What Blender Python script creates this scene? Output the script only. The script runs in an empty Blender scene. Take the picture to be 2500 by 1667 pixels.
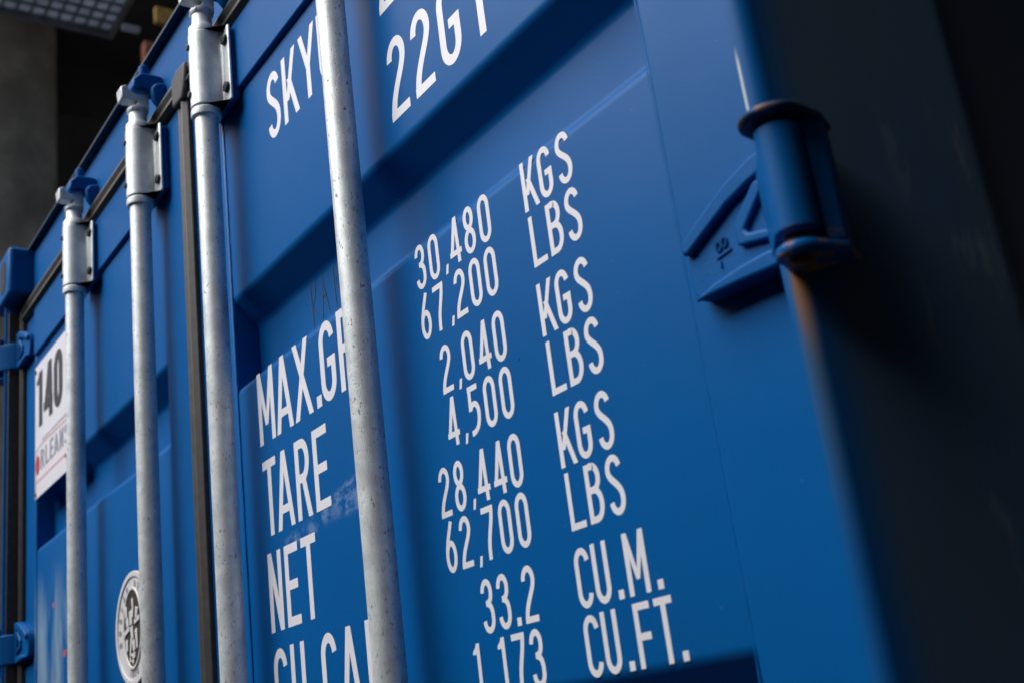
import bpy, bmesh, math, random
from mathutils import Matrix, Vector
random.seed(7)
S = bpy.context.scene
COL = S.collection

# ---------------------------------------------------------------- camera
cam_d = bpy.data.cameras.new('camera'); cam = bpy.data.objects.new('camera', cam_d); COL.objects.link(cam)
cam_d.sensor_width = 36.0; cam_d.lens = 41.508; cam_d.clip_start = 0.05; cam_d.clip_end = 2000
right = Vector((0.553496, 0.823454, -0.124763)); down = Vector((-0.329535, 0.078954, -0.940836)); fwd = Vector((-0.764885, 0.561863, 0.315058))
M = Matrix((right, -down, -fwd)).transposed().to_4x4()
M.translation = Vector((1.61871, -0.61781, 1.37523))
cam.matrix_world = M
cam_d.dof.use_dof = True; cam_d.dof.focus_distance = 1.32; cam_d.dof.aperture_fstop = 7.0
S.camera = cam

# ---------------------------------------------------------------- sky, sun, exposure
w = bpy.data.worlds.new('World'); S.world = w; w.use_nodes = True
nt = w.node_tree; bg = nt.nodes['Background']
sky = nt.nodes.new('ShaderNodeTexSky'); sky.sky_type = 'NISHITA'; sky.sun_disc = False
SUN_DIR = Vector((-0.36, -0.93, 1.18)).normalized()          # towards the sun
sky.sun_elevation = math.asin(SUN_DIR.z)
sky.sun_rotation = math.atan2(SUN_DIR.x, SUN_DIR.y)
sky.air_density = 1.0; sky.dust_density = 4.0; sky.ozone_density = 1.0
nt.links.new(sky.outputs[0], bg.inputs[0]); bg.inputs[1].default_value = 0.05
sd = bpy.data.lights.new('sun', 'SUN'); sd.energy = 3.9; sd.angle = math.radians(56); sd.color = (1.0, 0.985, 0.965)
sun = bpy.data.objects.new('sun', sd); COL.objects.link(sun)
sun.rotation_euler = SUN_DIR.to_track_quat('Z', 'Y').to_euler(); sun.location = SUN_DIR * 30
S.view_settings.view_transform = 'Standard'; S.view_settings.look = 'None'; S.view_settings.gamma = 1.0
S.view_settings.exposure = 0.45
S.render.engine = 'CYCLES'

# ---------------------------------------------------------------- materials
def mat(name):
    m = bpy.data.materials.new(name); m.use_nodes = True
    n = m.node_tree; b = n.nodes['Principled BSDF']
    return m, n, b
def node(n, t, **kw):
    x = n.nodes.new(t)
    for k, v in kw.items():
        if k in x.bl_rna.properties and k not in ('inputs',): setattr(x, k, v)
        else: x.inputs[k].default_value = v
    return x
def coords(n, scale=(1, 1, 1)):
    g = n.nodes.new('ShaderNodeNewGeometry'); mp = n.nodes.new('ShaderNodeMapping'); mp.inputs['Scale'].default_value = scale
    n.links.new(g.outputs['Position'], mp.inputs[0]); return mp.outputs[0]
def noise(n, vec, scale, detail=4, rough=.5):
    x = n.nodes.new('ShaderNodeTexNoise'); x.inputs['Scale'].default_value = scale; x.inputs['Detail'].default_value = detail
    x.inputs['Roughness'].default_value = rough; n.links.new(vec, x.inputs['Vector']); return x.outputs['Fac']
def ramp(n, fac, stops):
    r = n.nodes.new('ShaderNodeValToRGB'); e = r.color_ramp.elements
    while len(e) < len(stops): e.new(0.5)
    for i, (p, c) in enumerate(stops):
        e[i].position = p; e[i].color = (c, c, c, 1) if isinstance(c, (int, float)) else (*c, 1)
    n.links.new(fac, r.inputs[0]); return r.outputs[0]
def mix(n, fac, a, b):
    x = n.nodes.new('ShaderNodeMix'); x.data_type = 'RGBA'
    if isinstance(fac, (int, float)): x.inputs[0].default_value = fac
    else: n.links.new(fac, x.inputs[0])
    for i, c in ((6, a), (7, b)):
        if isinstance(c, tuple): x.inputs[i].default_value = (*c, 1)
        else: n.links.new(c, x.inputs[i])
    return x.outputs[2]
def math_(n, op, a, b=None, clamp=False):
    x = n.nodes.new('ShaderNodeMath'); x.operation = op; x.use_clamp = clamp
    for i, c in enumerate((a, b)):
        if c is None: continue
        if isinstance(c, (int, float)): x.inputs[i].default_value = c
        else: n.links.new(c, x.inputs[i])
    return x.outputs[0]
def bump(n, b, h, strength, dist):
    x = n.nodes.new('ShaderNodeBump'); x.inputs['Strength'].default_value = strength; x.inputs['Distance'].default_value = dist
    n.links.new(h, x.inputs['Height']); n.links.new(x.outputs[0], b.inputs['Normal'])
def maprange(n, v, a, b, c=0., d=1., smooth=True):
    x = n.nodes.new('ShaderNodeMapRange'); x.interpolation_type = 'SMOOTHSTEP' if smooth else 'LINEAR'
    n.links.new(v, x.inputs[0])
    for i, k in zip((1, 2, 3, 4), (a, b, c, d)): x.inputs[i].default_value = k
    return x.outputs[0]
def band(n, v, c, wd, soft):                     # 1 near c
    d = math_(n, 'ABSOLUTE', math_(n, 'SUBTRACT', v, c)); return maprange(n, d, wd, wd + soft, 1., 0.)
def xyz(n):
    g = n.nodes.new('ShaderNodeNewGeometry'); s = n.nodes.new('ShaderNodeSeparateXYZ'); n.links.new(g.outputs['Position'], s.inputs[0])
    return s.outputs
BLUE = (0.0003, 0.095, 0.325)
def blue_paint(name, marks=None, rust=0.0, base=BLUE, rough=.22):
    m, n, b = mat(name)
    v = coords(n)
    big = noise(n, v, 3.0, 3)
    col = mix(n, ramp(n, big, [(0.35, 0.0), (0.7, 1.0)]), base, tuple(c * 0.86 for c in base))
    fine = noise(n, v, 900, 2)
    col = mix(n, ramp(n, fine, [(0.45, 0.0), (0.75, 0.35)]), col, tuple(c * 0.7 for c in base))
    # small dark nicks and pale dust specks
    vo = n.nodes.new('ShaderNodeTexVoronoi'); vo.inputs['Scale'].default_value = 28; n.links.new(v, vo.inputs['Vector'])
    sel = n.nodes.new('ShaderNodeSeparateColor'); n.links.new(vo.outputs['Color'], sel.inputs[0])
    nick = math_(n, 'MULTIPLY', maprange(n, vo.outputs['Distance'], 0.03, 0.05, 1., 0.), maprange(n, sel.outputs[0], 0.80, 0.82))
    col = mix(n, nick, col, (0.004, 0.03, 0.09))
    vo2 = n.nodes.new('ShaderNodeTexVoronoi'); vo2.inputs['Scale'].default_value = 60; n.links.new(v, vo2.inputs['Vector'])
    se2 = n.nodes.new('ShaderNodeSeparateColor'); n.links.new(vo2.outputs['Color'], se2.inputs[0])
    dust = math_(n, 'MULTIPLY', maprange(n, vo2.outputs['Distance'], 0.02, 0.05, .5, 0.), maprange(n, se2.outputs[1], 0.82, 0.86))
    col = mix(n, dust, col, (0.16, 0.30, 0.5))
    if marks: col = marks(n, v, col)
    if rust > 0:
        r = noise(n, v, 120, 6, .7)
        col = mix(n, ramp(n, r, [(1 - rust - .02, 0.0), (1 - rust + .05, 1.0)]), col, (0.07, 0.03, 0.012))
    n.links.new(col, b.inputs['Base Color'])
    b.inputs['Roughness'].default_value = 0.36; b.inputs['Specular IOR Level'].default_value = 0.10
    rr = ramp(n, noise(n, v, 6, 3), [(0.3, 0.36), (0.7, 0.46)]); n.links.new(rr, b.inputs['Roughness'])
    hgt = math_(n, 'ADD', math_(n, 'MULTIPLY', noise(n, v, 420, 4, .6), .10), math_(n, 'MULTIPLY', noise(n, v, 7, 2), 1.1))
    bump(n, b, hgt, rough, 0.0035)
    return m
def door_marks(n, v, col):
    o = xyz(n); X, Z = o[0], o[2]
    # pale rubbed smears low on the left leaf
    w1 = noise(n, coords(n, (9, 1, 2.2)), 1.0, 5, .6)
    reg = math_(n, 'MULTIPLY', maprange(n, X, -1.04, -1.02), maprange(n, X, -0.70, -0.78))
    reg = math_(n, 'MULTIPLY', reg, maprange(n, Z, 1.84, 1.70))
    sm = math_(n, 'MULTIPLY', reg, ramp(n, w1, [(0.44, 0.0), (0.60, 1.0)]))
    col = mix(n, math_(n, 'MULTIPLY', sm, 0.8), col, (0.22, 0.33, 0.42))
    edge = math_(n, 'MULTIPLY', band(n, X, -0.995, 0.01, 0.02), maprange(n, Z, 1.84, 1.72))
    col = mix(n, math_(n, 'MULTIPLY', edge, 0.4), col, (0.2, 0.32, 0.45))
    for (cx, cz, r) in ((-0.888, 1.741, .006), (-0.806, 1.637, .008)):
        d = math_(n, 'ADD', math_(n, 'POWER', math_(n, 'DIVIDE', math_(n, 'SUBTRACT', X, cx), 1.2), 2.), math_(n, 'POWER', math_(n, 'SUBTRACT', Z, cz), 2.))
        col = mix(n, maprange(n, d, r * r * .5, r * r * 1.2, 1., 0.), col, (0.55, 0.10, 0.02))
    # torn whitish scuff between the rows of lettering on the right leaf
    sk = math_(n, 'SUBTRACT', Z, math_(n, 'ADD', 1.650, math_(n, 'MULTIPLY', math_(n, 'SUBTRACT', X, 0.36), 0.10)))
    w2 = noise(n, coords(n, (30, 1, 40)), 1.4, 8, .72)
    wid = maprange(n, X, 0.24, 0.43, 0.004, 0.020, False)
    core = maprange(n, math_(n, 'SUBTRACT', math_(n, 'ABSOLUTE', sk), wid), -0.006, 0.004, 1., 0.)
    core = math_(n, 'MULTIPLY', core, math_(n, 'MULTIPLY', maprange(n, X, 0.23, 0.25), maprange(n, X, 0.50, 0.47)))
    core = math_(n, 'MULTIPLY', core, ramp(n, w2, [(0.46, 0.0), (0.56, 1.0)]))
    w3 = noise(n, coords(n, (14, 1, 14)), 1.0, 2)
    core = math_(n, 'MULTIPLY', core, ramp(n, w3, [(0.38, 0.15), (0.6, 1.0)]))
    col = mix(n, math_(n, 'MULTIPLY', core, 0.75), col, (0.20, 0.29, 0.50))
    return col
def post_marks(n, v, col):
    o = xyz(n); X, Y, Z = o
    st = noise(n, coords(n, (60, 30, 2)), 1.0, 4, .6)
    zone = math_(n, 'MULTIPLY', maprange(n, Z, 1.645, 1.635), maprange(n, Z, 1.42, 1.64, 0.10, 1.0))
    zone = math_(n, 'MULTIPLY', zone, math_(n, 'MULTIPLY', maprange(n, X, 1.1440, 1.1475), maprange(n, X, 1.1580, 1.1545)))
    f = math_(n, 'MULTIPLY', zone, ramp(n, st, [(0.38, 0.10), (0.62, 0.60)]))
    col = mix(n, f, col, (0.13, 0.14, 0.05))
    f2 = math_(n, 'MULTIPLY', zone, math_(n, 'MULTIPLY', maprange(n, Z, 1.56, 1.63), ramp(n, noise(n, coords(n, (70, 30, 5)), 1.0, 3), [(0.46, 0.0), (0.58, .8)])))
    col = mix(n, f2, col, (0.30, 0.14, 0.03))
    # chipped pale edge above the hinge
    chip = math_(n, 'MULTIPLY', maprange(n, X, 1.1455, 1.1435), maprange(n, Z, 1.735, 1.742))
    chip = math_(n, 'MULTIPLY', math_(n, 'MULTIPLY', chip, maprange(n, X, 1.0, 1.01)), maprange(n, Z, 1.81, 1.79))
    chip = math_(n, 'MULTIPLY', chip, ramp(n, noise(n, coords(n, (60, 60, 45)), 1.0, 4), [(0.42, 0.0), (0.5, 1.0)]))
    col = mix(n, chip, col, (0.55, 0.62, 0.62))
    # grey mixed in to lift the shaded outer side, then rubbed scrapes
    side_lift = math_(n, 'MULTIPLY', maprange(n, X, 1.156, 1.165), ramp(n, noise(n, coords(n, (1, 6, 3)), 1.0, 5, .6), [(0.3, 0.55), (0.7, 0.9)]))
    col = mix(n, side_lift, col, (0.075, 0.105, 0.125))
    side = math_(n, 'MULTIPLY', maprange(n, X, 1.172, 1.19), ramp(n, noise(n, coords(n, (1, 34, 9)), 1.0, 7, .7), [(0.54, 0.0), (0.70, .5)]))
    col = mix(n, side, col, (0.28, 0.33, 0.31))
    return col
M_DOOR = blue_paint('blue_door_paint', door_marks)
M_BLUE = blue_paint('blue_frame_paint')
M_POST = blue_paint('blue_post_paint', post_marks)
def side_shade_lift(n, v, col):
    return mix(n, ramp(n, noise(n, coords(n, (2, 3, 2)), 1.0, 6, .65), [(0.3, 0.6), (0.7, 0.92)]), col, (0.12, 0.125, 0.13))  # grey mixed in to lift the wall's deep shade
M_SIDE = blue_paint('shade_lifted_side_paint', side_shade_lift)
def hinge_marks(n, v, col):
    o = xyz(n); X = o[0]; Z = o[2]
    a = math_(n, 'MULTIPLY', math_(n, 'MULTIPLY', maprange(n, X, 1.148, 1.152), math_(n, 'MAXIMUM', maprange(n, Z, 1.652, 1.644), maprange(n, Z, 1.722, 1.732))), ramp(n, noise(n, coords(n, (70, 70, 90)), 1.0, 6, .7), [(0.50, 0.0), (0.56, 1.0)]))
    col = mix(n, math_(n, 'MULTIPLY', a, maprange(n, X, 1.20, 1.165, .35, 1.)), col, (0.36, 0.17, 0.035))
    dk = math_(n, 'MULTIPLY', math_(n, 'MULTIPLY', maprange(n, X, 1.148, 1.152), maprange(n, Z, 1.722, 1.730)), ramp(n, noise(n, coords(n, (40, 40, 60)), 1.3, 4), [(0.35, 0.0), (0.5, .8)]))
    return mix(n, dk, col, (0.012, 0.016, 0.022))
M_HINGE = blue_paint('blue_hinge_paint', hinge_marks, rough=.75)

def galvanised(name, dents, bright=0.62):
    m, n, b = mat(name); v = coords(n)
    n1 = noise(n, v, 45, 5, .6); n2 = noise(n, v, 420, 4, .6)
    c = mix(n, ramp(n, n1, [(0.35, 0.0), (0.65, 1.0)]), (bright * .80, bright * .86, bright * .90), (bright * 1.02, bright * 1.09, bright * 1.12))
    c = mix(n, ramp(n, n2, [(0.45, 0.0), (0.75, .5)]), c, (bright * .62, bright * .66, bright * .68))
    sp = noise(n, coords(n, (1, 1, .5)), 290, 6, .66)
    msk = ramp(n, noise(n, v, 30, 3), [(0.38, 0.0), (0.55, 1.0)])
    chips = math_(n, 'MULTIPLY', ramp(n, sp, [(0.585, 0.0), (0.64, 1.0)]), msk)
    chips = math_(n, 'MULTIPLY', chips, dents)
    c = mix(n, chips, c, (0.17, 0.175, 0.18))
    n.links.new(c, b.inputs['Base Color'])
    b.inputs['Metallic'].default_value = 0.35
    n.links.new(ramp(n, n1, [(0.3, 0.38), (0.7, 0.5)]), b.inputs['Roughness'])
    h = math_(n, 'SUBTRACT', math_(n, 'MULTIPLY', n2, .35), math_(n, 'MULTIPLY', chips, 1.2))
    bump(n, b, h, 0.35, 0.0015)
    return m
M_PIPE = galvanised('galvanised_pipe', 1.0, 0.75)
M_BRKT = galvanised('galvanised_bracket', 0.35, 0.74)
def simple(name, col, rough=.6, metal=0., nz=None, amt=.25, bmp=None, tint=None):
    m, n, b = mat(name); v = coords(n)
    if nz:
        f = noise(n, v, nz, 5, .6)
        c = mix(n, ramp(n, f, [(0.3, 0.0), (0.7, 1.0)]), tuple(x * (1 - amt) for x in col), tint or tuple(min(1, x * (1 + amt)) for x in col))
        n.links.new(c, b.inputs['Base Color'])
        if bmp: bump(n, b, f, bmp[0], bmp[1])
    else: b.inputs['Base Color'].default_value = (*col, 1)
    b.inputs['Roughness'].default_value = rough; b.inputs['Metallic'].default_value = metal
    return m
M_RUBBER = simple('black_rubber', (0.032, 0.029, 0.029), .62, 0, 60, .35, (.2, .001))
M_DARKSTEEL = simple('dark_bolt_steel', (0.03, 0.032, 0.035), .5, .6, 90, .3)
def vinyl():
    m, n, b = mat('white_vinyl_lettering'); v = coords(n)
    c = mix(n, ramp(n, noise(n, v, 14, 5, .6), [(.3, 0.), (.7, 1.)]), (0.66, 0.67, 0.73), (0.73, 0.735, 0.79))
    c = mix(n, ramp(n, noise(n, v, 520, 3), [(.62, 0.), (.72, .35)]), c, (0.52, 0.54, 0.60))
    vo = n.nodes.new('ShaderNodeTexVoronoi'); vo.inputs['Scale'].default_value = 42; n.links.new(v, vo.inputs['Vector'])
    se = n.nodes.new('ShaderNodeSeparateColor'); n.links.new(vo.outputs['Color'], se.inputs[0])
    c = mix(n, math_(n, 'MULTIPLY', maprange(n, vo.outputs['Distance'], .02, .045, 1., 0.), maprange(n, se.outputs[0], .85, .87)), c, (0.08, 0.10, 0.14))
    n.links.new(c, b.inputs['Base Color']); b.inputs['Roughness'].default_value = .45
    return m
M_WHITE = vinyl()
M_SIGN = simple('white_sign_plate', (0.70, 0.69, 0.76), .35, 0, 12, .05)
M_BLACKINK = simple('dark_print', (0.03, 0.03, 0.04), .5)
M_GREYINK = simple('grey_print', (0.26, 0.27, 0.33), .5)
M_REDINK = simple('red_print', (0.42, 0.03, 0.03), .5)
M_PINKINK = simple('pale_red_print', (0.62, 0.40, 0.42), .5)
M_CREAM = simple('white_seal_plastic', (0.66, 0.65, 0.67), .35)
M_BROWN = simple('brown_seal_field', (0.055, 0.042, 0.03), .4)
M_SCRATCH = simple('scratched_bare_metal', (0.012, 0.03, 0.06), .6)
M_RUST = simple('rusty_steel', (0.10, 0.045, 0.018), .8, 0, 70, .5, (.4, .002))
M_CONC = simple('raw_concrete', (0.38, 0.33, 0.27), .9, 0, 1.6, .35, (.3, .02))
M_DARKCONC = simple('dark_concrete', (0.055, 0.053, 0.05), .95, 0, .8, .3)  # one dark tone for the overpass slab and beams
M_ASPHALT = simple('asphalt', (0.038, 0.038, 0.040), .9, 0, 40, .35, (.4, .01))
M_WALL = simple('dark_corrugated_cladding', (0.045, 0.046, 0.05), .85, 0, 2, .2)
M_STEELGREY = simple('grey_steel_lattice', (0.20, 0.22, 0.25), .6, .2, 5, .3)
M_ORANGE = simple('orange_brown_painted_steel', (0.30, 0.10, 0.045), .7, 0, 8, .3)
M_YELLOW = simple('weathered_yellow_board', (0.42, 0.25, 0.05), .7, 0, 9, .3)
def translucent_mat():
    m, n, b = mat('frosted_panel'); out = n.nodes['Material Output']
    v = coords(n); f = noise(n, v, 5, 3)
    c = mix(n, ramp(n, f, [(.35, 0.), (.65, 1.)]), (0.36, 0.40, 0.46), (0.44, 0.47, 0.54))
    t = n.nodes.new('ShaderNodeBsdfTranslucent'); n.links.new(c, t.inputs[0]); n.links.new(c, b.inputs['Base Color']); b.inputs['Roughness'].default_value = .5
    mx = n.nodes.new('ShaderNodeMixShader'); mx.inputs[0].default_value = .75
    n.links.new(b.outputs[0], mx.inputs[1]); n.links.new(t.outputs[0], mx.inputs[2]); n.links.new(mx.outputs[0], out.inputs[0])
    return m
M_FROST = translucent_mat()

# ---------------------------------------------------------------- mesh helpers
def box(bm, x0, x1, y0, y1, z0, z1):
    vs = [bm.verts.new(p) for p in ((x0,y0,z0),(x1,y0,z0),(x1,y1,z0),(x0,y1,z0),(x0,y0,z1),(x1,y0,z1),(x1,y1,z1),(x0,y1,z1))]
    for f in ((3,2,1,0),(4,5,6,7),(0,1,5,4),(1,2,6,5),(2,3,7,6),(3,0,4,7)): bm.faces.new([vs[i] for i in f])
def prism(bm, pts, ax, a0, a1):
    """polygon pts (u,v) extruded along axis ax: 'x' -> (y,z), 'y' -> (x,z), 'z' -> (x,y)"""
    def P(p, a):
        return {'x': (a, p[0], p[1]), 'y': (p[0], a, p[1]), 'z': (p[0], p[1], a)}[ax]
    A = [bm.verts.new(P(p, a0)) for p in pts]; B = [bm.verts.new(P(p, a1)) for p in pts]
    n = len(pts); bm.faces.new(A); bm.faces.new(B[::-1])
    for i in range(n): bm.faces.new((A[i], B[i], B[(i+1) % n], A[(i+1) % n]))
def lathe(bm, prof, cx=0, cy=0, seg=40, caps=True):
    rings = []
    for r, z in prof:
        rings.append([bm.verts.new((cx + r*math.cos(2*math.pi*k/seg), cy + r*math.sin(2*math.pi*k/seg), z)) for k in range(seg)])
    for a, b in zip(rings, rings[1:]):
        for k in range(seg): bm.faces.new((a[k], a[(k+1) % seg], b[(k+1) % seg], b[k]))
    if caps: bm.faces.new(rings[0][::-1]); bm.faces.new(rings[-1])
def ycyl(bm, cx, cz, r, y0, y1, seg=16, r1=None):
    r1 = r if r1 is None else r1
    A = [bm.verts.new((cx + r*math.cos(2*math.pi*k/seg), y0, cz + r*math.sin(2*math.pi*k/seg))) for k in range(seg)]
    B = [bm.verts.new((cx + r1*math.cos(2*math.pi*k/seg), y1, cz + r1*math.sin(2*math.pi*k/seg))) for k in range(seg)]
    bm.faces.new(A); bm.faces.new(B[::-1])
    for k in range(seg): bm.faces.new((A[k], B[k], B[(k+1) % seg], A[(k+1) % seg]))
def sheet(bm, prof, x0, x1, axis='x'):
    """open profile [(y,z)] swept along x (one-sided sheet)"""
    A = [bm.verts.new((x0, y, z)) for y, z in prof]; B = [bm.verts.new((x1, y, z)) for y, z in prof]
    for i in range(len(prof)-1): bm.faces.new((A[i], B[i], B[i+1], A[i+1]))
def rounded(pts, r, seg=5):
    """fillet the inner corners of an open polyline"""
    out = [pts[0]]
    for i in range(1, len(pts)-1):
        p, a, b = Vector(pts[i]), Vector(pts[i-1]), Vector(pts[i+1])
        d0 = (a-p).normalized(); d1 = (b-p).normalized(); ang = d0.angle(d1)
        t = min(r/math.tan(ang/2), (a-p).length*.45, (b-p).length*.45)
        q0 = p+d0*t; q1 = p+d1*t
        for k in range(seg+1):
            s = k/seg; out.append(tuple(q0*(1-s)**2 + p*2*s*(1-s) + q1*s*s))
    out.append(pts[-1]); return out
def obj(name, bm, m, parent=None, bevel=0., seg=2, ang=35, label=None, smooth=True, loc=None):
    bmesh.ops.recalc_face_normals(bm, faces=bm.faces)
    me = bpy.data.meshes.new(name)
    if smooth:
        for f in bm.faces: f.smooth = True
        lim = math.radians(ang)
        for e in bm.edges:
            if len(e.link_faces) == 2 and e.calc_face_angle(0) > lim: e.smooth = False
    bm.to_mesh(me); bm.free(); me.materials.append(m)
    o = bpy.data.objects.new(name, me); COL.objects.link(o)
    if parent: o.parent = parent
    if loc: o.location = loc
    if bevel:
        b = o.modifiers.new('bevel', 'BEVEL'); b.width = bevel; b.segments = seg; b.limit_method = 'ANGLE'; b.angle_limit = math.radians(ang); b.harden_normals = False
    if label: o['label'] = label
    return o
def thing(name, label, cat, loc=(0, 0, 0), group=None):
    o = bpy.data.objects.new(name, None); COL.objects.link(o); o.location = loc; o['label'] = label; o['category'] = cat
    if group: o['group'] = group
    return o
def tag(o, label, cat, group=None):
    o['label'] = label; o['category'] = cat
    if group: o['group'] = group
    return o
def BM(): return bmesh.new()
def dup(o, parent, loc=None):
    c = o.copy(); COL.objects.link(c); c.parent = parent
    if loc is not None: c.location = loc
    for ch in list(o.children): 
        d = ch.copy(); COL.objects.link(d); d.parent = c
    return c

# ================================================================ setting
bm = BM(); box(bm, -150, 150, -150, 150, -0.5, 0.0); g = obj('ground', bm, M_ASPHALT); g['kind'] = 'structure'

# ================================================================ shipping container
C = thing('shipping_container', 'blue steel shipping container seen at its door end, white lettering and galvanised locking bars', 'container')

# ---- door leaves
def panel_profile(z0, z1):
    P = [(0.0, z0)]
    for lo, hi in ((0.68, 0.81), (1.28, 1.41), (1.878, 2.012)):
        P += [(0.0, lo), (0.036, lo+0.026), (0.036, hi-0.036), (0.0, hi)]
    P.append((0.0, z1)); return rounded(P, 0.016, 7)
ZT, ZB = 2.430, 0.14
def door(side):
    d = bpy.data.objects.new('door', None); COL.objects.link(d); d.parent = C
    s = side
    xi, xo = (-0.004 if s > 0 else 0.036), 1.1125
    pa, pb = (0.122, 1.015) if s > 0 else (0.158, 1.022)
    prof = panel_profile(ZB+.1, 2.33)
    bm = BM(); sheet(bm, prof, s*pa if s > 0 else -pb-.004, s*pb+.004 if s > 0 else -pa)
    obj('panel', bm, M_DOOR, d, ang=60)
    bm = BM(); box(bm, *(sorted((s*(pb-.0), s*xo))), -0.0025, 0.048, ZB, ZT); obj('stile', bm, M_DOOR, d, bevel=.004, seg=3)
    bm = BM(); box(bm, *(sorted((s*xi, s*pa))), -0.0025, 0.048, ZB, ZT); obj('stile', bm, M_DOOR, d, bevel=.004, seg=3)
    bm = BM(); box(bm, *(sorted((s*pa+s*.0005, s*pb-s*.0005))), -0.008, 0.045, 2.3165, ZT); obj('rail', bm, M_DOOR, d, bevel=.003, seg=3)
    bm = BM(); box(bm, *(sorted((s*pa+s*.0005, s*pb-s*.0005))), -0.002, 0.045, ZB, ZB+.1); obj('rail', bm, M_DOOR, d, bevel=.003, seg=3)
    for xw in (pb, pa):
        b = BM(); rnd = random.Random(int(xw*1000)+s); P = []; z = ZB+.1
        while z < 2.31: P.append((s*xw + rnd.uniform(-.0005, .0005), z, rnd.uniform(.0005, .0011))); z += rnd.uniform(.006, .016)
        A = [[b.verts.new((x-w2, -.0024, z)), b.verts.new((x, -.0026-w2*.2, z)), b.verts.new((x+w2, -.0024, z))] for x, z, w2 in P]
        for q0, q1 in zip(A, A[1:]):
            for i in (0, 1): b.faces.new((q0[i], q0[i+1], q1[i+1], q1[i]))
        obj('weld_seam', b, M_DOOR, d, ang=80)
    return d
door_r = door(1); door_l = door(-1)
# rubber gaskets: lipped strips round each leaf
def lip(x0, x1, z0, z1, par, vertical):
    bm = BM()
    if vertical:
        xm = (x0+x1)/2; a = (x1-x0)/2
        pts = [(xm-a, 0.03), (xm-a, -0.006), (xm-a*.8, -0.013), (xm-a*.25, -0.010), (xm, -0.013), (xm+a*.5, -0.017), (xm+a, -0.010), (xm+a, 0.03)]
        prism(bm, pts, 'z', z0, z1)
    else:
        zm = (z0+z1)/2; a = (z1-z0)/2
        pts = [(0.03, zm-a), (-0.008, zm-a), (-0.017, zm-a*.7), (-0.011, zm-a*.1), (-0.016, zm+a*.4), (-0.010, zm+a), (0.03, zm+a)]
        prism(bm, pts, 'x', x0, x1)
    return obj('gasket', bm, M_RUBBER, par, bevel=.0015, ang=25)
lip(-0.0415, 0.0010, ZB, 2.452, door_l, True)
lip(-0.006, 1.112, ZT-.002, 2.472, door_r, False); lip(-1.112, -0.030, ZT-.002, 2.472, door_l, False)
lip(1.114, 1.134, ZB, 2.46, door_r, True); lip(-1.134, -1.114, ZB, 2.46, door_l, True)
for sx in (-1,):
    bm = BM(); box(bm, *sorted((sx*1.1345, sx*1.1392)), -0.038, 0.02, ZB, 2.46); obj('gasket', bm, M_RUBBER, door_l if sx < 0 else door_r, bevel=.001)  # rubber strip added to darken the left post's shaded inner face
# folded corner of the seal where the two leaves meet
bm = BM(); prism(bm, [(-0.044, 2.410), (0.002, 2.406), (0.012, 2.430), (0.020, 2.468), (-0.02, 2.472), (-0.048, 2.464)], 'y', -0.020, 0.02); obj('gasket', bm, M_RUBBER, door_l, bevel=.006, seg=3)

# ---- frame
bm = BM(); box(bm, -1.058, 1.058, 0.0, 0.10, 2.474, 2.588); obj('header', bm, M_BLUE, C, bevel=.004)
bm = BM(); box(bm, -1.058, 1.058, -0.0145, 0.14, 2.5885, 2.5945); obj('rain_gutter', bm, simple('shaded_gutter_tone', (0.004, 0.02, 0.055), .5), C, bevel=.001)  # dark tone carries the shade of the gutter's underside
bm = BM(); box(bm, -1.15, 1.15, -0.01, 0.12, 0.0, 0.136); obj('sill', bm, M_BLUE, C, bevel=.004)
def post(s):
    pts = [(1.140, 0.06), (1.140, -0.042), (1.1425, -0.045), (1.1450, -0.045)]
    for k in range(1, 9):
        a = k/8*math.radians(75); pts.append((1.145 + .013*math.sin(a), -0.045 + .013*(1-math.cos(a))))
    pts += [(1.1975, 0.117), (1.1990, 0.122), (1.1990, 0.128), (1.196, 0.133), (1.170, 0.136), (1.170, 0.06)]
    pts = [(s*x, y) for x, y in pts]
    bm = BM(); prism(bm, pts, 'z', 0.12, 2.476); return obj('corner_post', bm, M_POST, C, ang=40)
post(1); post(-1)
def casting(s, z0, z1):
    bm = BM(); x0, x1 = sorted((s*1.060, s*1.222))
    box(bm, x0, x1, -0.055, 0.118, z0, z1)
    o = obj('corner_casting', bm, M_BLUE, C, bevel=.009, seg=3)
    bm = BM(); cx = s*1.118; cz = (z0+z1)/2
    pts = [(cx + .025*math.cos(t)*1., cz + (.016 if math.sin(t) > 0 else -.016) + .025*math.sin(t)) for t in [2*math.pi*k/28 for k in range(28)]]
    prism(bm, pts, 'y', -0.0562, -0.020); obj('hole_plug', bm, simple('casting_hole_shade', (0.008, 0.010, 0.012), .9), o)  # near-black plug stands for the shade inside the casting hole
    return o
for s in (-1, 1): casting(s, 2.478, 2.598); casting(s, -0.004, 0.116)
# side walls, roof, far end
def side(s):
    bm = BM(); y = 0.28; pts = [(s*1.196, 0.131), (s*1.196, 0.28)]
    while y < 5.95:
        for dy, dx in ((0, 0), (.072, 0), (.068, .036), (.070, .036), (.068, 0)):
            if dy == 0: continue
            y += dy; pts.append((s*(1.196-dx), y))
    A = [bm.verts.new((x, y, 0.15)) for x, y in pts]; B = [bm.verts.new((x, y, 2.50)) for x, y in pts]
    for i in range(len(pts)-1): bm.faces.new((A[i], A[i+1], B[i+1], B[i]))
    obj('side_wall', bm, M_SIDE, C, smooth=False)
    bm = BM(); box(bm, *sorted((s*1.16, s*1.216)), 0.12, 5.95, 2.50, 2.575); obj('top_rail', bm, M_BLUE, C, bevel=.004)
    bm = BM(); box(bm, *sorted((s*1.16, s*1.216)), 0.12, 5.95, 0.02, 0.15); obj('bottom_rail', bm, M_BLUE, C, bevel=.004)
side(1); side(-1)
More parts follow.
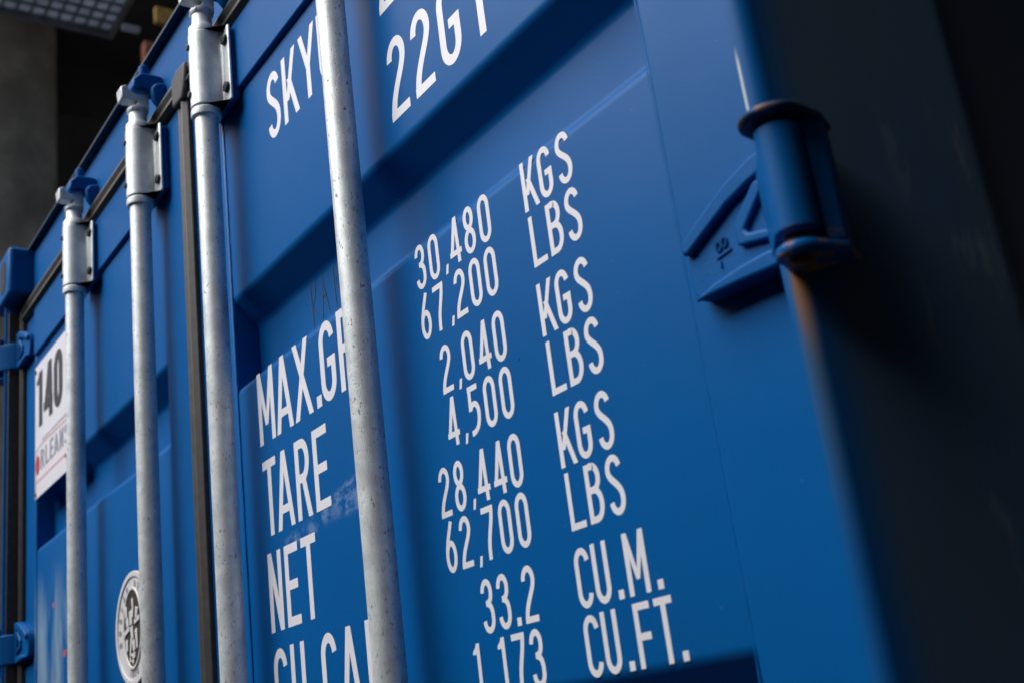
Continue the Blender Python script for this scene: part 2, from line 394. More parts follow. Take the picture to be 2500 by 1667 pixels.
bm = BM(); box(bm, -1.16, 1.16, 0.142, 5.95, 2.556, 2.572); obj('roof', bm, M_BLUE, C)
bm = BM(); box(bm, -1.20, 1.20, 5.952, 6.02, 0.0, 2.58); obj('end_wall', bm, M_BLUE, C)

# ---- locking bars, cams, guides, keepers
BX, BY, BR = (0.56, 0.155, -0.155, -0.56), -0.040, 0.017
def locking_bar(x):
    bm = BM(); lathe(bm, [(BR, 0.20), (BR, 2.432)], 0, BY, 48)
    o = obj('locking_bar', bm, M_PIPE, C, ang=50, loc=(x, 0, 0))
    bm = BM(); lathe(bm, [(.0172, 2.2820), (.0215, 2.2830), (.0220, 2.2860), (.0220, 2.2930), (.0205, 2.2950), (.0172, 2.2960)], 0, BY, 40); obj('collar', bm, M_BRKT, o, ang=30)
    bm = BM(); lathe(bm, [(.0172, 2.4220), (.0205, 2.4235), (.0205, 2.4330), (.0175, 2.4370), (.0152, 2.4400), (.0150, 2.4560), (.0175, 2.4590), (.0178, 2.4650), (.0125, 2.4690)], 0, BY, 36)
    obj('neck', bm, M_BRKT, o, ang=40)
    bm = BM(); prism(bm, [(-.024, 2.4590), (-.056, 2.4590), (-.054, 2.4660), (-.044, 2.4710), (-.042, 2.4780), (-.060, 2.4770), (-.070, 2.4780), (-.072, 2.4990), (-.063, 2.5040), (-.056, 2.4940), (-.048, 2.4890), (-.024, 2.4930)], 'x', -.013, .013)
    obj('cam', bm, M_BRKT, o, bevel=.0018, seg=2)
    return o
bar0 = locking_bar(BX[0])
for x in BX[1:]: dup(bar0, C, (x, 0, 0))
def bar_guide(x, zc):
    b = BM(); r = .0215; t = .004; pts = []
    yb = -0.015
    outer = [(-.046, yb), (-.046, yb-.0045), (-r-.004, yb-.0045), (-r, yb-.008)]
    outer += [(r*math.cos(a), BY + r*math.sin(a)) for a in [math.radians(180 + 180*k/22) for k in range(23)]]
    outer += [(r, yb-.008), (r+.004, yb-.0045), (.046, yb-.0045), (.046, yb)]
    ri = r-.0035
    inner = [(ri, yb)] + [(ri*math.cos(a), BY + ri*math.sin(a)) for a in [math.radians(360 - 180*k/22) for k in range(23)]] + [(-ri, yb)]
    prism(b, outer+inner, 'z', -.063, .063)
    # rounded flange corners come from the bevel
    o = obj('bar_guide', b, M_BRKT, C, bevel=.0022, seg=3, ang=40, loc=(x, 0, zc))
    b = BM(); box(b, -.0430, .0430, yb+.0002, -0.0025, -.058, .060); obj('mounting_plate', b, M_BLUE, o, bevel=.004, seg=3)
    for sx in (-1, 1):
        for sz in (-1, 1):
            b = BM(); ycyl(b, sx*.036, sz*.040, .0078, yb-.0095, yb-.0044, 14, .0085); obj('bolt', b, M_DARKSTEEL, o, bevel=.001)
    for sz in (-1, 1):
        b = BM(); ycyl(b, -.004, sz*.040, .0048, BY-r-.0030, BY-r+.003, 12); obj('rivet', b, M_DARKSTEEL, o, bevel=.0008)
    return o
g0 = bar_guide(BX[0], 2.360)
for x in BX[1:]: dup(g0, C, (x, 0, 2.360))
for x in BX: dup(g0, C, (x, 0, 0.33))
def keeper(x):
    b = BM(); prism(b, [(-.0005, 2.4960), (-.020, 2.4960), (-.036, 2.5000), (-.046, 2.4930), (-.054, 2.4990), (-.052, 2.5160), (-.040, 2.5300), (-.0150, 2.5310), (-.0005, 2.5300)], 'x', -.010, .020)
    o = obj('cam_keeper', b, M_BLUE, C, bevel=.004, seg=3, loc=(x, 0, 0))
    b = BM(); prism(b, [(-.0005, 2.4590), (-.014, 2.4620), (-.024, 2.4740), (-.026, 2.4960), (-.018, 2.5060), (-.0005, 2.5100)], 'x', .0205, .034); obj('lug', b, M_BLUE, o, bevel=.004, seg=3)
    b = BM(); lathe(b, [(.008, 2.5315), (.0085, 2.5340), (.0085, 2.5480), (.006, 2.5510)], .006, -.030, 20); obj('knuckle', b, M_BLUE, o)
    return o
k0 = keeper(BX[0])
for x in BX[1:]: dup(k0, C, (x, 0, 0))

# ---- hinges
def hinge(s, zoff, embossed=False):
    h = bpy.data.objects.new('hinge', None); COL.objects.link(h); h.parent = C; h.location = (0, 0, zoff)
    fl = lambda pts: [(s*x, z) for x, z in pts]
    out = [(1.150, 1.744), (1.130, 1.743), (1.112, 1.741), (1.086, 1.733), (1.056, 1.7195), (1.040, 1.711), (1.034, 1.703), (1.032, 1.690), (1.033, 1.668), (1.037, 1.661), (1.050, 1.6585), (1.081, 1.6575), (1.112, 1.6555), (1.150, 1.654)]
    b = BM(); prism(b, fl(out), 'y', -0.0150, 0.0)
    obj('blade', b, M_HINGE, h, bevel=.002, seg=3)
    # raised ribs
    def strip(b, path, wd, y0, y1, taper=.6):
        for (x0, z0), (x1, z1) in zip(path, path[1:]):
            d = Vector((x1-x0, z1-z0)); d.normalize(); nx, nz = -d.y, d.x; e = .0008
            q = [(x0-d.x*e+nx*wd/2, z0-d.y*e+nz*wd/2), (x1+d.x*e+nx*wd/2, z1+d.y*e+nz*wd/2), (x1+d.x*e-nx*wd/2, z1+d.y*e-nz*wd/2), (x0-d.x*e-nx*wd/2, z0-d.y*e-nz*wd/2)]
            prism(b, fl(q), 'y', y0, y1)
    b = BM(); top = [(1.1495, 1.7435), (1.130, 1.7425), (1.112, 1.7405), (1.086, 1.7325), (1.056, 1.719), (1.041, 1.7115), (1.0335, 1.705), (1.0335, 1.6970), (1.040, 1.6965), (1.056, 1.7035), (1.086, 1.7165), (1.108, 1.7225), (1.130, 1.7260), (1.1495, 1.727)]
    prism(b, fl(top), 'y', -0.0215, -0.0143); obj('rib', b, M_HINGE, h, bevel=.0030, seg=3)
    b = BM(); bot = [(1.036, 1.6600), (1.050, 1.6580), (1.081, 1.6570), (1.112, 1.6550), (1.1495, 1.6535), (1.1495, 1.6660), (1.112, 1.6690), (1.088, 1.6685), (1.060, 1.6660)]
    prism(b, fl(bot), 'y', -0.0215, -0.0144); obj('rib', b, M_HINGE, h, bevel=.0030, seg=3)
    b = BM(); prism(b, fl([(1.0875, 1.700), (1.1120, 1.7225), (1.1190, 1.7225), (1.1190, 1.7130), (1.0965, 1.6930), (1.0990, 1.6890), (1.1190, 1.6840), (1.1190, 1.6760), (1.0875, 1.6830)]), 'y', -0.0200, -0.0145)
    obj('rib', b, M_HINGE, h, bevel=.0030, seg=3)
    b = BM(); prism(b, fl([(1.1185, 1.7330), (1.1185, 1.6660), (1.140, 1.6640), (1.140, 1.734)]), 'y', -0.0210, -0.0142); obj('rib', b, M_HINGE, h, bevel=.002, seg=3)
    # web from the blade out to the barrel
    b = BM(); prism(b, [(s*1.122, -.014), (s*1.1290, -.034), (s*1.160, -.064), (s*1.170, -.056), (s*1.150, -.014)], 'z', 1.6545, 1.7180); obj('web', b, M_HINGE, h, bevel=.003, seg=3)
    b = BM(); lathe(b, [(.0125, 1.6485), (.0148, 1.6500), (.0148, 1.7215), (.0125, 1.7230)], s*1.1750, -.0600, 40); obj('barrel', b, M_HINGE, h, ang=50)
    b = BM(); prism(b, [(s*1.1500, -.052), (s*1.1560, -.060), (s*1.1590, -.058), (s*1.1530, -.049)], 'z', 1.7100, 1.7275); obj('slot_strip', b, M_RUST, h)  # thin strip stands in for the dark slot beside the barrel
    b = BM(); lathe(b, [(.008, 1.628), (.008, 1.736)], s*1.1735, -.0600, 24); obj('pin', b, M_RUST, h)
    for z0, z1, r in ((1.6330, 1.6410, .0160), (1.7270, 1.7335, .0225)):
        b = BM(); cx, cy = 1.1735, -.060
        pts = [(cx + r*math.cos(a), cy + r*math.sin(a)) for a in [math.radians(-178 + 178*k/16) for k in range(17)]]
        pts += [(1.1935, -.036), (1.182, -.012), (1.155, -.026), (1.1485, -.0435)]
        prism(b, [(s*x, y) for x, y in pts], 'z', z0, z1); obj('lug', b, M_HINGE, h, bevel=.003, seg=3)
    b = BM(); prism(b, [(s*x, y) for x, y in ((1.1880, -.050), (1.1925, -.036), (1.180, -.014), (1.155, -.026), (1.176, -.045))], 'z', 1.6405, 1.7275); obj('bracket_web', b, M_HINGE, h, bevel=.002)
    if embossed:
        b = BM()
        def ring(cx, cz, rx, rz, wdt):
            P = []
            for k in range(14):
                a = 2*math.pi*k/14; P.append((cx + rx*math.cos(a), cz + rz*math.sin(a)))
            strip(b, P+[P[0]], wdt, -.0165, -.0146)
        ring(1.0665, 1.6920, .0024, .0036, .0016); ring(1.0725, 1.6930, .0024, .0036, .0016)
        strip(b, [(1.0630, 1.6845), (1.0770, 1.6860)], .0018, -.0165, -.0146)
        strip(b, [(1.0655, 1.6800), (1.0655, 1.6765)], .0016, -.0165, -.0146)
        obj('cast_mark', b, M_HINGE, h, bevel=.0003)
    return h
hinge(1, 0.0, True)
hr = [hinge(1, 0.665), hinge(1, -0.63), hinge(1, -1.30)]
for z in (0.665, 0.0, -0.63, -1.30): hinge(-1, z)

# ================================================================ lettering (flat vinyl, drawn as strokes)
T = 0.115                                        # stroke width as a share of the cap height
def bez(p0, p1, p2, n=12): return [((1-t)**2*p0[0]+2*t*(1-t)*p1[0]+t*t*p2[0], (1-t)**2*p0[1]+2*t*(1-t)*p1[1]+t*t*p2[1]) for t in [k/n for k in range(n+1)]]
def cub(p0, p1, p2, p3, n=14): return [tuple((1-t)**3*p0[i]+3*t*(1-t)**2*p1[i]+3*t*t*(1-t)*p2[i]+t**3*p3[i] for i in (0, 1)) for t in [k/n for k in range(n+1)]]
def arc(cx, cy, rx, ry, a0, a1, n=16): return [(cx+rx*math.cos(math.radians(a0+(a1-a0)*k/n)), cy+ry*math.sin(math.radians(a0+(a1-a0)*k/n))) for k in range(n+1)]
def cat(*ls):
    o = []
    for l in ls:
        for p in l:
            if not o or abs(o[-1][0]-p[0])+abs(o[-1][1]-p[1]) > 1e-4: o.append(p)
    return o
def glyph(ch, t=T):
    a = t/2; W = .41; rx = (W-t)/2; ry = .20; m = W/2; top = 1-a-ry; lo = a+ry
    st = []; pg = []                              # centre-line strokes, polygons
    def bar(x0, x1, y0, y1): pg.append([(x0, y0), (x1, y0), (x1, y1), (x0, y1)])
    def par(xb, xt, w, y0=0., y1=1.): pg.append([(xb, y0), (xb+w, y0), (xt+w, y1), (xt, y1)])
    if ch in '0O': st.append((cat(arc(m, top, rx, ry, 0, 180), arc(m, lo, rx, ry, 180, 360), [(W-a, top)]), True))
    elif ch == 'U': st.append((cat([(a, 1)], arc(m, lo, rx, ry, 180, 360), [(W-a, 1)]), False))
    elif ch == 'C': st.append((cat(arc(m, top, rx, ry, 8, 180), arc(m, lo, rx, ry, 180, 352)), False))
    elif ch == 'G': st.append((cat(arc(m, top, rx, ry, 8, 180), arc(m, lo, rx, ry, 180, 360), [(W-a, .50)]), False)); bar(m-.01, W, .42, .42+t)
    elif ch == 'S': st.append((cat(arc(m, top+.01, rx, ry-.01, 12, 180), cub((a, top), (a, .58), (W-a, .50), (W-a, lo+.02)), arc(m, lo, rx, ry, 0, -172)), False))
    elif ch == '2': st.append((cat(arc(m, top, rx, ry, 180, 0), cub((W-a, top), (W-a, .54), (a+.005, .36), (a+.005, t*.5))), False)); bar(0, W, 0, t)
    elif ch == '3':
        st.append((cat(arc(m, top+.01, rx-.01, ry-.01, 180, 0), cub((W-a-.01, top), (W-a-.01, .60), (m+.06, .555), (m-.02, .545))), False))
        st.append((cat([(m-.02, .545)], cub((m-.02, .545), (m+.10, .52), (W-a, .44), (W-a, lo+.05)), arc(m, lo, rx, ry, 0, -175)), False))
        bar(m-.05, m+.01, .49, .60)
    elif ch == '4':
        par(.0, .22, t*1.02, .18, 1.); bar(.0, W+.03, .18, .18+t); pg.append([(.27, 0), (.27+t, 0), (.22+t*1.02, 1), (.22, 1)]) if False else par(.27, .225, t*.98, 0, 1.)
    elif ch == '5': bar(.02, W-.04, 1-t, 1); par(.02, .03, t*.95, .50, 1.); st.append((cat([(.08, .52)], bez((.08, .52), (.13, .62), (m, .62)), arc(m, .62-ry, rx, ry, 90, 0), cub((W-a, .62-ry), (W-a, .12), (.20, a), (.05, a))), False))
    elif ch == '6': st.append((cat(arc(m, .26+a, rx, .26, 0, 360, 30)), True)); st.append((cat([(.285, 1.0)], cub((.285, 1.0), (.20, .78), (a, .58), (a, .32))), False))
    elif ch == '7': bar(.0, W, 1-t, 1); st.append((cat(cub((W-a, .98), (W-a, .62), (.16, .50), (.175, 0.0))), False))
    elif ch == '8': st.append((arc(m, .745, rx*.86, .255-a, 0, 360, 30), True)); st.append((arc(m, .27, rx, .27-a+.005, 0, 360, 30), True))
    elif ch == '1': bar(.19, .19+t, 0, 1); pg.append([(.07, .86), (.07, .80-.0), (.19+.01, .80), (.19+.01, 1.0), (.16, .93)])
    elif ch == '4x': pass
    elif ch == ',': par(.02, .07, .085, -.07, .13); W = .17
    elif ch == '.': bar(.0, .135, 0, .15); W = .135
    elif ch == 'K': bar(0, t, 0, 1); par(.07, .33, t*1.03, .30, 1.); par(.36, .14, t*1.03, 0, .62); W = .47
    elif ch == 'L': bar(0, t, 0, 1); bar(0, .43, 0, t); W = .43
    elif ch == 'B':
        bar(0, t, 0, 1); r2 = .5*(.5-a)
        st.append((cat([(t*.5, 1-a), (.20, 1-a)], arc(.20, .545+(.455-a)/2+.005, .15, (.455-a)/2, 90, -90, 12), [(t*.5, .55)]), False))
        st.append((cat([(t*.5, .545), (.20, .545)], arc(.20, (.545+a)/2, W-a-.20+.015, (.545-a)/2, 90, -90, 12), [(t*.5, a)]), False)); W = .42
    elif ch == 'P': bar(0, t, 0, 1); st.append((cat([(t*.5, 1-a), (.20, 1-a)], arc(.20, .725, .15, .275-a, 90, -90, 12), [(t*.5, .45+a)]), False)); W = .41
    elif ch == 'R':
        bar(0, t, 0, 1); st.append((cat([(t*.5, 1-a), (.20, 1-a)], arc(.20, .725, .15, .275-a, 90, -90, 12), [(t*.5, .45+a)]), False)); par(.305, .17, t*1.03, 0, .48); W = .42
    elif ch == 'M': bar(0, t, 0, 1); bar(.52-t, .52, 0, 1); pg.append([(.215, .24), (.305, .24), (t*1.0, 1), (0.0, 1)]); pg.append([(.215, .24), (.305, .24), (.52, 1), (.52-t, 1)]); W = .52
    elif ch == 'N': bar(0, t, 0, 1); bar(W-t, W, 0, 1); par(W-t*1.05, 0, t*1.05); 
    elif ch == 'A': par(0, .20, t*1.02); par(.52-t*1.02, .52-.20-t*1.02, t*1.02); bar(.09, .43, .20, .20+t*.9); W = .52
    elif ch == 'X': par(0, .36, t*1.06); par(.41, .02, t*1.06); W = .52
    elif ch == 'Y': bar(.19, .19+t, 0, .46); par(.19, 0, t, .44, 1.); par(.19, .38, t, .44, 1.); W = .495
    elif ch == 'T': bar(0, .42, 1-t, 1); bar(.1525, .1525+t, 0, 1); W = .42
    elif ch == 'E': bar(0, t, 0, 1); bar(0, .40, 1-t, 1); bar(0, .36, .44, .44+t); bar(0, .40, 0, t); W = .40
    elif ch == 'F': bar(0, t, 0, 1); bar(0, .40, 1-t, 1); bar(0, .36, .42, .42+t); W = .40
    elif ch == 'I': bar(0, t, 0, 1); W = t
    elif ch == 'V': par(.19, 0, t); par(.19, .38, t); W = .495
    return st, pg
def stroke_quads(path, closed, t):
    n = len(path); L = []; Rr = []
    if closed and (Vector(path[0])-Vector(path[-1])).length < 1e-4: path = path[:-1]; n -= 1
    for i in range(n):
        p = Vector(path[i])
        a = Vector(path[i-1]) if (i > 0 or closed) else None
        b = Vector(path[(i+1) % n]) if (i < n-1 or closed) else None
        d0 = (p-a).normalized() if a is not None else (b-p).normalized()
        d1 = (b-p).normalized() if b is not None else d0
        tt = (d0+d1)
        tt = tt.normalized() if tt.length > 1e-6 else d0
        nn = Vector((-tt.y, tt.x)); k = max(.5, nn.dot(Vector((-d0.y, d0.x))))
        L.append(p+nn*t/2/k); Rr.append(p-nn*t/2/k)
    m = n if closed else n-1
    return [(L[i], L[(i+1) % n], Rr[(i+1) % n], Rr[i]) for i in range(m)]
def text_mesh(bm, items, h, y, t=T, tf=None, sx=1.0):
    """items: [(char, x, z)] in metres; each glyph a thin sheet; overlapping strokes are staggered 0.03 mm"""
    lay = 0
    for ch, x, z in items:
        st, pg = glyph(ch, t); lay = 0
        def put(q):
            pts = [(x+p[0]*h*sx, z+p[1]*h) for p in q]
            if tf: pts = [tf(*p) for p in pts]
            yy = y - lay*0.000012
            try: bm.faces.new([bm.verts.new((px, yy, pz)) for px, pz in pts])
            except ValueError: pass
        for path, cl in st:
            for q in stroke_quads(list(path), cl, t): put([(p.x, p.y) for p in q])
            lay += 1
        for q in pg: put(q); lay += 1
def lettering(items, h, par=C, m=None, y=-0.0002, label=None, t=T, tf=None, name='lettering', sx=1.0):
    bm = BM(); text_mesh(bm, items, h, y, t, tf, sx)
    o = obj(name, bm, m or M_WHITE, par, smooth=False, label=label)
    return o
H5, H10 = .05, .10
D = lambda k: 0.6200+0.0285*k if k < 2 else 0.6800+0.0   # digit columns
cols = [0.6220, 0.6500, 0.6800, 0.6915, 0.7200, 0.7480]
def num(s, z):
    s6 = s; it = []
    k = 6-len(s)
    for i, ch in enumerate(s):
        c = cols[k+i]
        it.append((ch, c + (.0005 if ch != ',' else -.0005), z))
    return it
lettering(num('30,480', 1.8312), H5); lettering(num('67,200', 1.7750), H5)
lettering(num('2,040', 1.7088), H5); lettering(num('4,500', 1.6530), H5)
lettering(num('28,440', 1.5880), H5); lettering(num('62,700', 1.5330), H5)
lettering([('3', .6755, 1.4678), ('3', .7025, 1.4678), ('.', .7305, 1.4678), ('2', .7440, 1.4678)], H5)
lettering([('1', .6480, 1.4122), (',', .6745, 1.4122), ('1', .6905, 1.4122), ('7', .7170, 1.4122), ('3', .7440, 1.4122)], H5)
for z in (1.8312, 1.7088, 1.5880): lettering([('K', .8255, z), ('G', .8520, z), ('S', .8810, z)], H5)
for z in (1.7750, 1.6530, 1.5330): lettering([('L', .8275, z), ('B', .8545, z), ('S', .8825, z)], H5)
lettering([('C', .8240, 1.4678), ('U', .8480, 1.4678), ('.', .8765, 1.4678), ('M', .8900, 1.4678), ('.', .9245, 1.4678)], H5)
lettering([('C', .8240, 1.4122), ('U', .8480, 1.4122), ('.', .8765, 1.4122), ('F', .8900, 1.4122), ('T', .9155, 1.4122), ('.', .9395, 1.4122)], H5)
zA, zB, zC, zD = 1.7795, 1.6571, 1.5362, 1.4156
lettering([('M', .187, zA), ('A', .2435, zA), ('X', .3010, zA), ('.', .3645, zA), ('G', .3800, zA), ('R', .4310, zA), ('.', .4830, zA)], H10)
lettering([('T', .189, zB), ('A', .2285, zB), ('R', .2895, zB), ('E', .3420, zB)], H10)
lettering([('N', .188, zC), ('E', .2395, zC), ('T', .2895, zC)], H10)
lettering([('C', .188, zD), ('U', .2395, zD), ('.', .294, zD), ('C', .3250, zD), ('A', .3720, zD), ('P', .4390, zD), ('.', .487, zD)], H10)
zS, zG = 2.1855, 2.0420
lettering([('S', .280, zS), ('K', .3320, zS), ('Y', .3870, zS), ('U', .4440, zS)], H10)
lettering([('2', .604, zS), ('2', .662, zS), ('0', .719, zS)], H10)
lettering([('2', .608, zG), ('2', .6630, zG), ('G', .7200, zG), ('1', .7740, zG)], H10)

# "PAR" scratched by hand into the recess
bm = BM()
def scr(b, pts, wd=.0016, y=.0352):
    for q in stroke_quads(pts, False, wd): b.faces.new([b.verts.new((p.x, y, p.y)) for p in q])
scr(bm, [(.296, 1.982), (.298, 1.950), (.301, 1.912), (.303, 1.888)]); scr(bm, [(.294, 1.978), (.303, 1.983), (.311, 1.977), (.311, 1.958), (.305, 1.944), (.300, 1.940), (.307, 1.930), (.313, 1.924)])
scr(bm, [(.327, 1.914), (.332, 1.945), (.333, 1.978), (.338, 1.950), (.348, 1.918)]); scr(bm, [(.330, 1.942), (.344, 1.943)])
scr(bm, [(.365, 1.980), (.366, 1.950), (.368, 1.915)]); scr(bm, [(.363, 1.978), (.372, 1.981), (.380, 1.974), (.378, 1.956), (.369, 1.950), (.378, 1.935), (.392, 1.922)])
obj('scratched_writing', bm, M_SCRATCH, C, smooth=False, label='hand scratched letters PAR in the recess')

# ================================================================ sign plate on the left leaf
sg = thing('sign_plate', 'square white plate reading 140 riveted to the left door behind the leftmost locking bar', 'sign', (-0.86, -0.004, 1.984))
def local(bmv, off):
    for v in bmv.verts: v.co -= Vector(off)
OFF = (-0.86, -0.004, 1.984)
b = BM(); box(b, -1.012, -0.712, -0.0070, -0.0045, 1.984, 2.284); local(b, OFF); obj('plate', b, M_SIGN, sg, bevel=.0008)
def sgn(items, h, m, t=T, tf=None, y=-0.0076, sx=1.0, nm='print'):
    b = BM(); text_mesh(b, items, h, y, t, tf, sx); local(b, OFF); return obj(nm, b, m, sg, smooth=False)
sgn([('1', -1.008, 2.137), ('4', -.935, 2.137), ('0', -.850, 2.137)], .125, M_BLACKINK, .17, sx=1.35)
sgn([('R', -.962, 2.040), ('L', -.921, 2.041), ('E', -.884, 2.042), ('A', -.850, 2.042), ('N', -.806, 2.042), ('S', -.768, 2.042)], .042, M_GREYINK, .13, sx=1.65)
b = BM(); pts = [(-.988 + .017*math.cos(a), 2.056 + .021*math.sin(a)) for a in [2*math.pi*k/24 for k in range(24)]]
prism(b, pts, 'y', -.0078, -.0072); local(b, OFF); obj('red_disc', b, M_REDINK, sg, smooth=False)
b = BM()
for path in ([(-1.002, 2.020), (-.999, 2.088), (-.985, 2.093), (-.93, 2.096), (-.85, 2.094), (-.72, 2.092)], [(-1.002, 2.020), (-.72, 2.022)], [(-1.006, 1.99), (-1.002, 2.02)]):
    for q in stroke_quads(path, False, .0045): b.faces.new([b.verts.new((p.x, -.0075, p.y)) for p in q])
local(b, OFF); obj('red_border', b, M_PINKINK, sg, smooth=False)
b = BM(); random.seed(3); x = -.95
while x < -.76:
    a = random.uniform(.004, .007); P = [(x, 2.100), (x+.002, 2.100+a), (x+.005, 2.101), (x+.007, 2.100+a*.8), (x+.009, 2.1)]
    for q in stroke_quads(P, False, .0015): b.faces.new([b.verts.new((p.x, -.0077, p.y)) for p in q])
    x += .011
local(b, OFF); obj('fine_print', b, M_GREYINK, sg, smooth=False)['kind'] = 'stuff'
for x, z in ((-1.004, 2.272), (-1.004, 1.994), (-.720, 2.272), (-.720, 1.994), (-.752, 2.015)):
    b = BM(); ycyl(b, x, z, .0042, -.0100, -.0070, 12); local(b, OFF); obj('rivet', b, M_RUST, sg)

# ================================================================ round seal
SC = (-0.364, 1.622); OF2 = (SC[0], 0, SC[1])
se = thing('round_seal', 'round white seal with a brown oval centre and raised figure behind the second locking bar', 'seal', OF2)
def disc(r0, r1, y0, y1, m, nm, cz=0., rz=None, bev=.0012):
    b = BM(); N = 56; rz = rz or r1
    pts = [(r1*math.cos(2*math.pi*k/N), cz+rz*math.sin(2*math.pi*k/N)) for k in range(N)]
    if r0 <= 0: prism(b, pts, 'y', y0, y1)
    else:
        q = rz/r1; inn = [(r0*math.cos(2*math.pi*k/N), cz+r0*q*math.sin(2*math.pi*k/N)) for k in range(N)]
        A = [[b.verts.new((x, y, z)) for x, z in P] for P, y in ((pts, y0), (pts, y1), (inn, y1), (inn, y0))]
        for i in range(4):
            for k in range(N): b.faces.new((A[i][k], A[i][(k+1) % N], A[(i+1) % 4][(k+1) % N], A[(i+1) % 4][k]))
    return obj(nm, b, m, se, bevel=bev, seg=2)
disc(0, .0925, -.0030, -.0005, M_CREAM, 'backing')
disc(.083, .0925, -.0050, -.0031, M_CREAM, 'rim')
disc(0, .0440, -.0042, -.0031, M_BROWN, 'field', rz=.0640, bev=0)
disc(.0440, .0480, -.0056, -.0032, M_CREAM, 'inner_rim', rz=.0670)
b = BM()
def around(chars, a0, step, r, h, up=True):
    for i, ch in enumerate(chars):
        if ch == ' ': continue
        a = math.radians(a0 + i*step)
        rot = a - math.pi/2 if up else a + math.pi/2
        cx, cz = r*math.cos(a), r*math.sin(a)
        def tf(x, z): 
            x -= .2*h*1.3; return (cx + x*math.cos(rot)-z*math.sin(rot), cz + x*math.sin(rot)+z*math.cos(rot))
        text_mesh(b, [(ch, 0, 0)], h, -.0041, .17, tf, 1.3)
around('BUREAU VERITAS', 196, -16.5, .0635, .0135)
around('1828', 256, 9.5, .0775, .0125, False)
obj('raised_print', b, M_GREYINK, se, smooth=False)['kind'] = 'stuff'
b = BM()
def limb(pts, w0, w1):
    n = len(pts)
    for i in range(n-1):
        p, q = Vector(pts[i]), Vector(pts[i+1]); d = (q-p).normalized(); nn = Vector((-d.y, d.x))
        wa = w0+(w1-w0)*i/(n-1); wb = w0+(w1-w0)*(i+1)/(n-1)
        P = [p+nn*wa-d*wa*.4, q+nn*wb+d*wb*.4, q-nn*wb+d*wb*.4, p-nn*wa-d*wa*.4]
        prism(b, [(v.x, v.y) for v in P], 'y', -.0062, -.0045)
limb([(-.006, .026), (-.004, .004), (.002, -.016)], .0075, .0055); limb([(.004, .046), (.006, .034), (.004, .018)], .0035, .0045)
limb([(-.040, -.006), (-.016, .000)], .0042, .0042); limb([(.014, .008), (.038, .012)], .0042, .0042)
limb([(-.032, .036), (-.028, .018), (-.022, .006)], .0048, .0060); limb([(.026, .028), (.022, .012)], .0062, .0050)
limb([(-.030, -.018), (-.026, -.034)], .0050, .0040); limb([(.020, -.006), (.026, -.034)], .0050, .0036); limb([(-.004, -.018), (-.010, -.044)], .0045, .0030); limb([(.006, -.022), (.010, -.036)], .0058, .0052)
limb([(-.012, -.050), (.012, -.044)], .0045, .0050); limb([(-.006, -.044), (.004, -.056)], .0042, .0040)
obj('raised_figure', b, M_CREAM, se, bevel=.0009)

# ================================================================ surroundings
# unseen dark wall added to block light from the right
wl = thing('right_shade_wall', 'dark corrugated wall, unseen, added to keep light off the right side of the container', 'wall', (2.7, 0, 0))
b = BM(); x = 0.0; pts = []
yy = -2.6
while yy < 9: pts += [(0, yy), (0, yy+.15), (.05, yy+.2), (.05, yy+.35)]; yy += .4
A = [b.verts.new((p[0], p[1], 0)) for p in pts]; B = [b.verts.new((p[0], p[1], 7)) for p in pts]
for i in range(len(pts)-1): b.faces.new((A[i], B[i], B[i+1], A[i+1]))
obj('cladding', b, M_WALL, wl, smooth=False)
b = BM(); box(b, .06, .4, -2.6, 9, 0, 7); obj('backing_wall', b, M_WALL, wl)
b = BM(); box(b, -1.25, .0, -2.6, 9, 4.2, 4.35); obj('overhead_shade', b, M_WALL, wl)  # added overhead to keep sky light off the container's right side
ow = thing('opposite_light_block', 'long low dark shed, unseen, added to shade the lower doors and darken their reflections', 'blocker', (-15, -3.8, 0))  # unseen block added so light falls off towards the bottom of the doors
b = BM(); box(b, -40, 17.6, -1.2, 1.2, 0, 3.35); obj('wall', b, M_WALL, ow)
b = BM(); prism(b, [(-1.3, 3.352), (1.3, 3.352), (1.3, 3.40), (-1.3, 3.52)], 'x', -40.1, 17.7); obj('roof', b, M_WALL, ow)
# overpass: deck and round pillar
dk = thing('overpass_deck', 'dark underside of a concrete overpass above the left end of the container', 'overpass', (-20, 18, 12.0))
b = BM(); box(b, -40, 10.1, -21.0, 20, 0, 1.2); obj('slab', b, M_DARKCONC, dk)
for k in range(6):
    b = BM(); box(b, -33+k*7.5, -32.2+k*7.5, -20.9, 20, -.9, -.002); obj('beam', b, M_DARKCONC, dk)
pl = thing('concrete_pillar', 'round raw concrete pillar holding up the overpass, behind the container', 'pillar', (-14.0, 2.45, 0))
b = BM(); lathe(b, [(.82, 0), (.82, 11.9)], 0, 0, 48); obj('shaft', b, M_CONC, pl, ang=50)
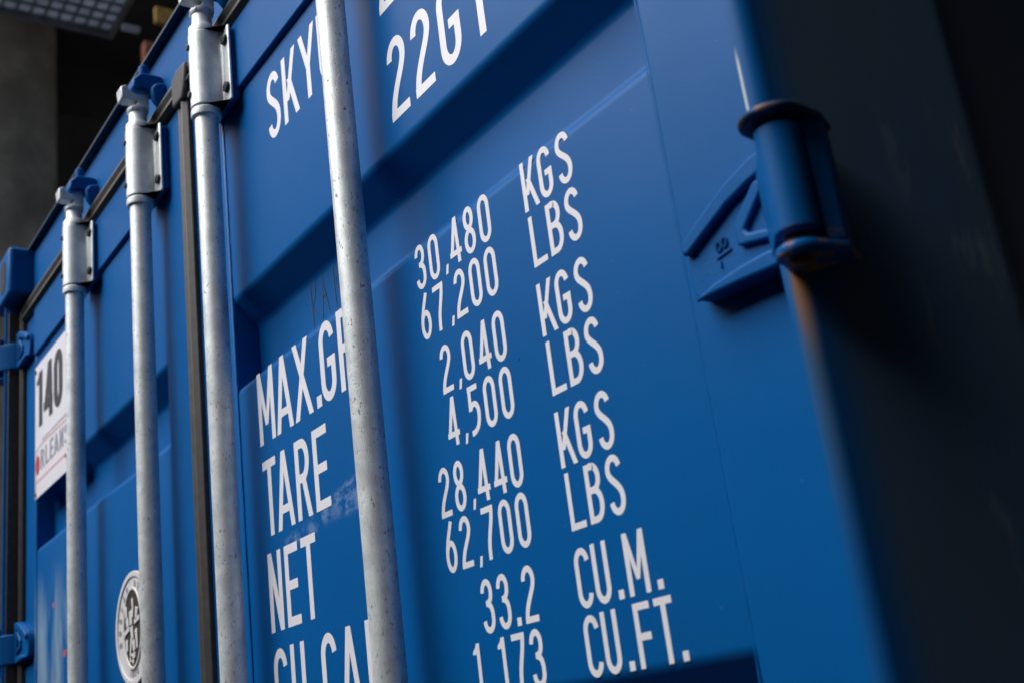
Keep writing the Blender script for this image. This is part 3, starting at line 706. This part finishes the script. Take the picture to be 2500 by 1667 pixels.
# lattice canopy of small frosted panels
cn = thing('panel_canopy', 'grey canopy of small square panels high above on the left', 'canopy', (-8.0, 0.6, 9.0))
X0, Y1, dx, dy = -1.34, 2.085, .165, .138
pb = BM(); box(pb, -.073, .073, -.060, .060, 0, .02); first = None
for i in range(9):
    for j in range(22):
        px, py = X0 + .075 + i*dx, Y1 - .06 - j*dy
        if first is None: first = obj('panel', pb, M_FROST, cn, loc=(px, py, .03)); continue
        c = first.copy(); COL.objects.link(c); c.parent = cn; c.location = (px, py, .03)
b = BM(); box(b, -1.40, -1.352, -2.6, 2.12, -.04, .058); box(b, -1.35, 2.0, 2.075, 2.12, -.04, .058); obj('edge_beam', b, M_STEELGREY, cn)
bar_m = BM(); box(bar_m, -.007, .007, -2.55, 2.07, .0, .05); lb = None
for i in range(10):
    lx = X0 - .0075 + i*dx
    if lb is None: lb = obj('lattice_bar', bar_m, M_STEELGREY, cn, loc=(lx, 0, 0)); continue
    c = lb.copy(); COL.objects.link(c); c.parent = cn; c.location = (lx, 0, 0)
bar_m = BM(); box(bar_m, -1.34, .15, -.010, .010, .002, .048); lb = None
for j in range(23):
    ly = Y1 + .009 - j*dy
    if lb is None: lb = obj('cross_bar', bar_m, M_STEELGREY, cn, loc=(0, ly, 0)); continue
    c = lb.copy(); COL.objects.link(c); c.parent = cn; c.location = (0, ly, 0)
# things under the overpass behind the container roof
b = BM(); box(b, -.06, .06, -.055, .055, 0, 9.0)
p = obj('steel_post', b, M_ORANGE, None, bevel=.01, loc=(-9.4, 3.10, 0)); tag(p, 'rusty orange post rising behind the top edge of the container', 'post')
b = BM(); box(b, -.03, .03, -.13, .13, -.10, .10)
p = obj('yellow_board', b, M_YELLOW, None, bevel=.01, loc=(-9.2, 3.25, 9.25)); tag(p, 'ochre yellow board fixed under the overpass above the container edge', 'board')
b = BM(); box(b, -.04, .04, -.10, .09, -.025, .025)
p = obj('strip_fitting', b, M_FROST, None, bevel=.005, loc=(-9.5, 2.96, 9.22)); tag(p, 'pale grey strip fitting above the orange post', 'bracket')
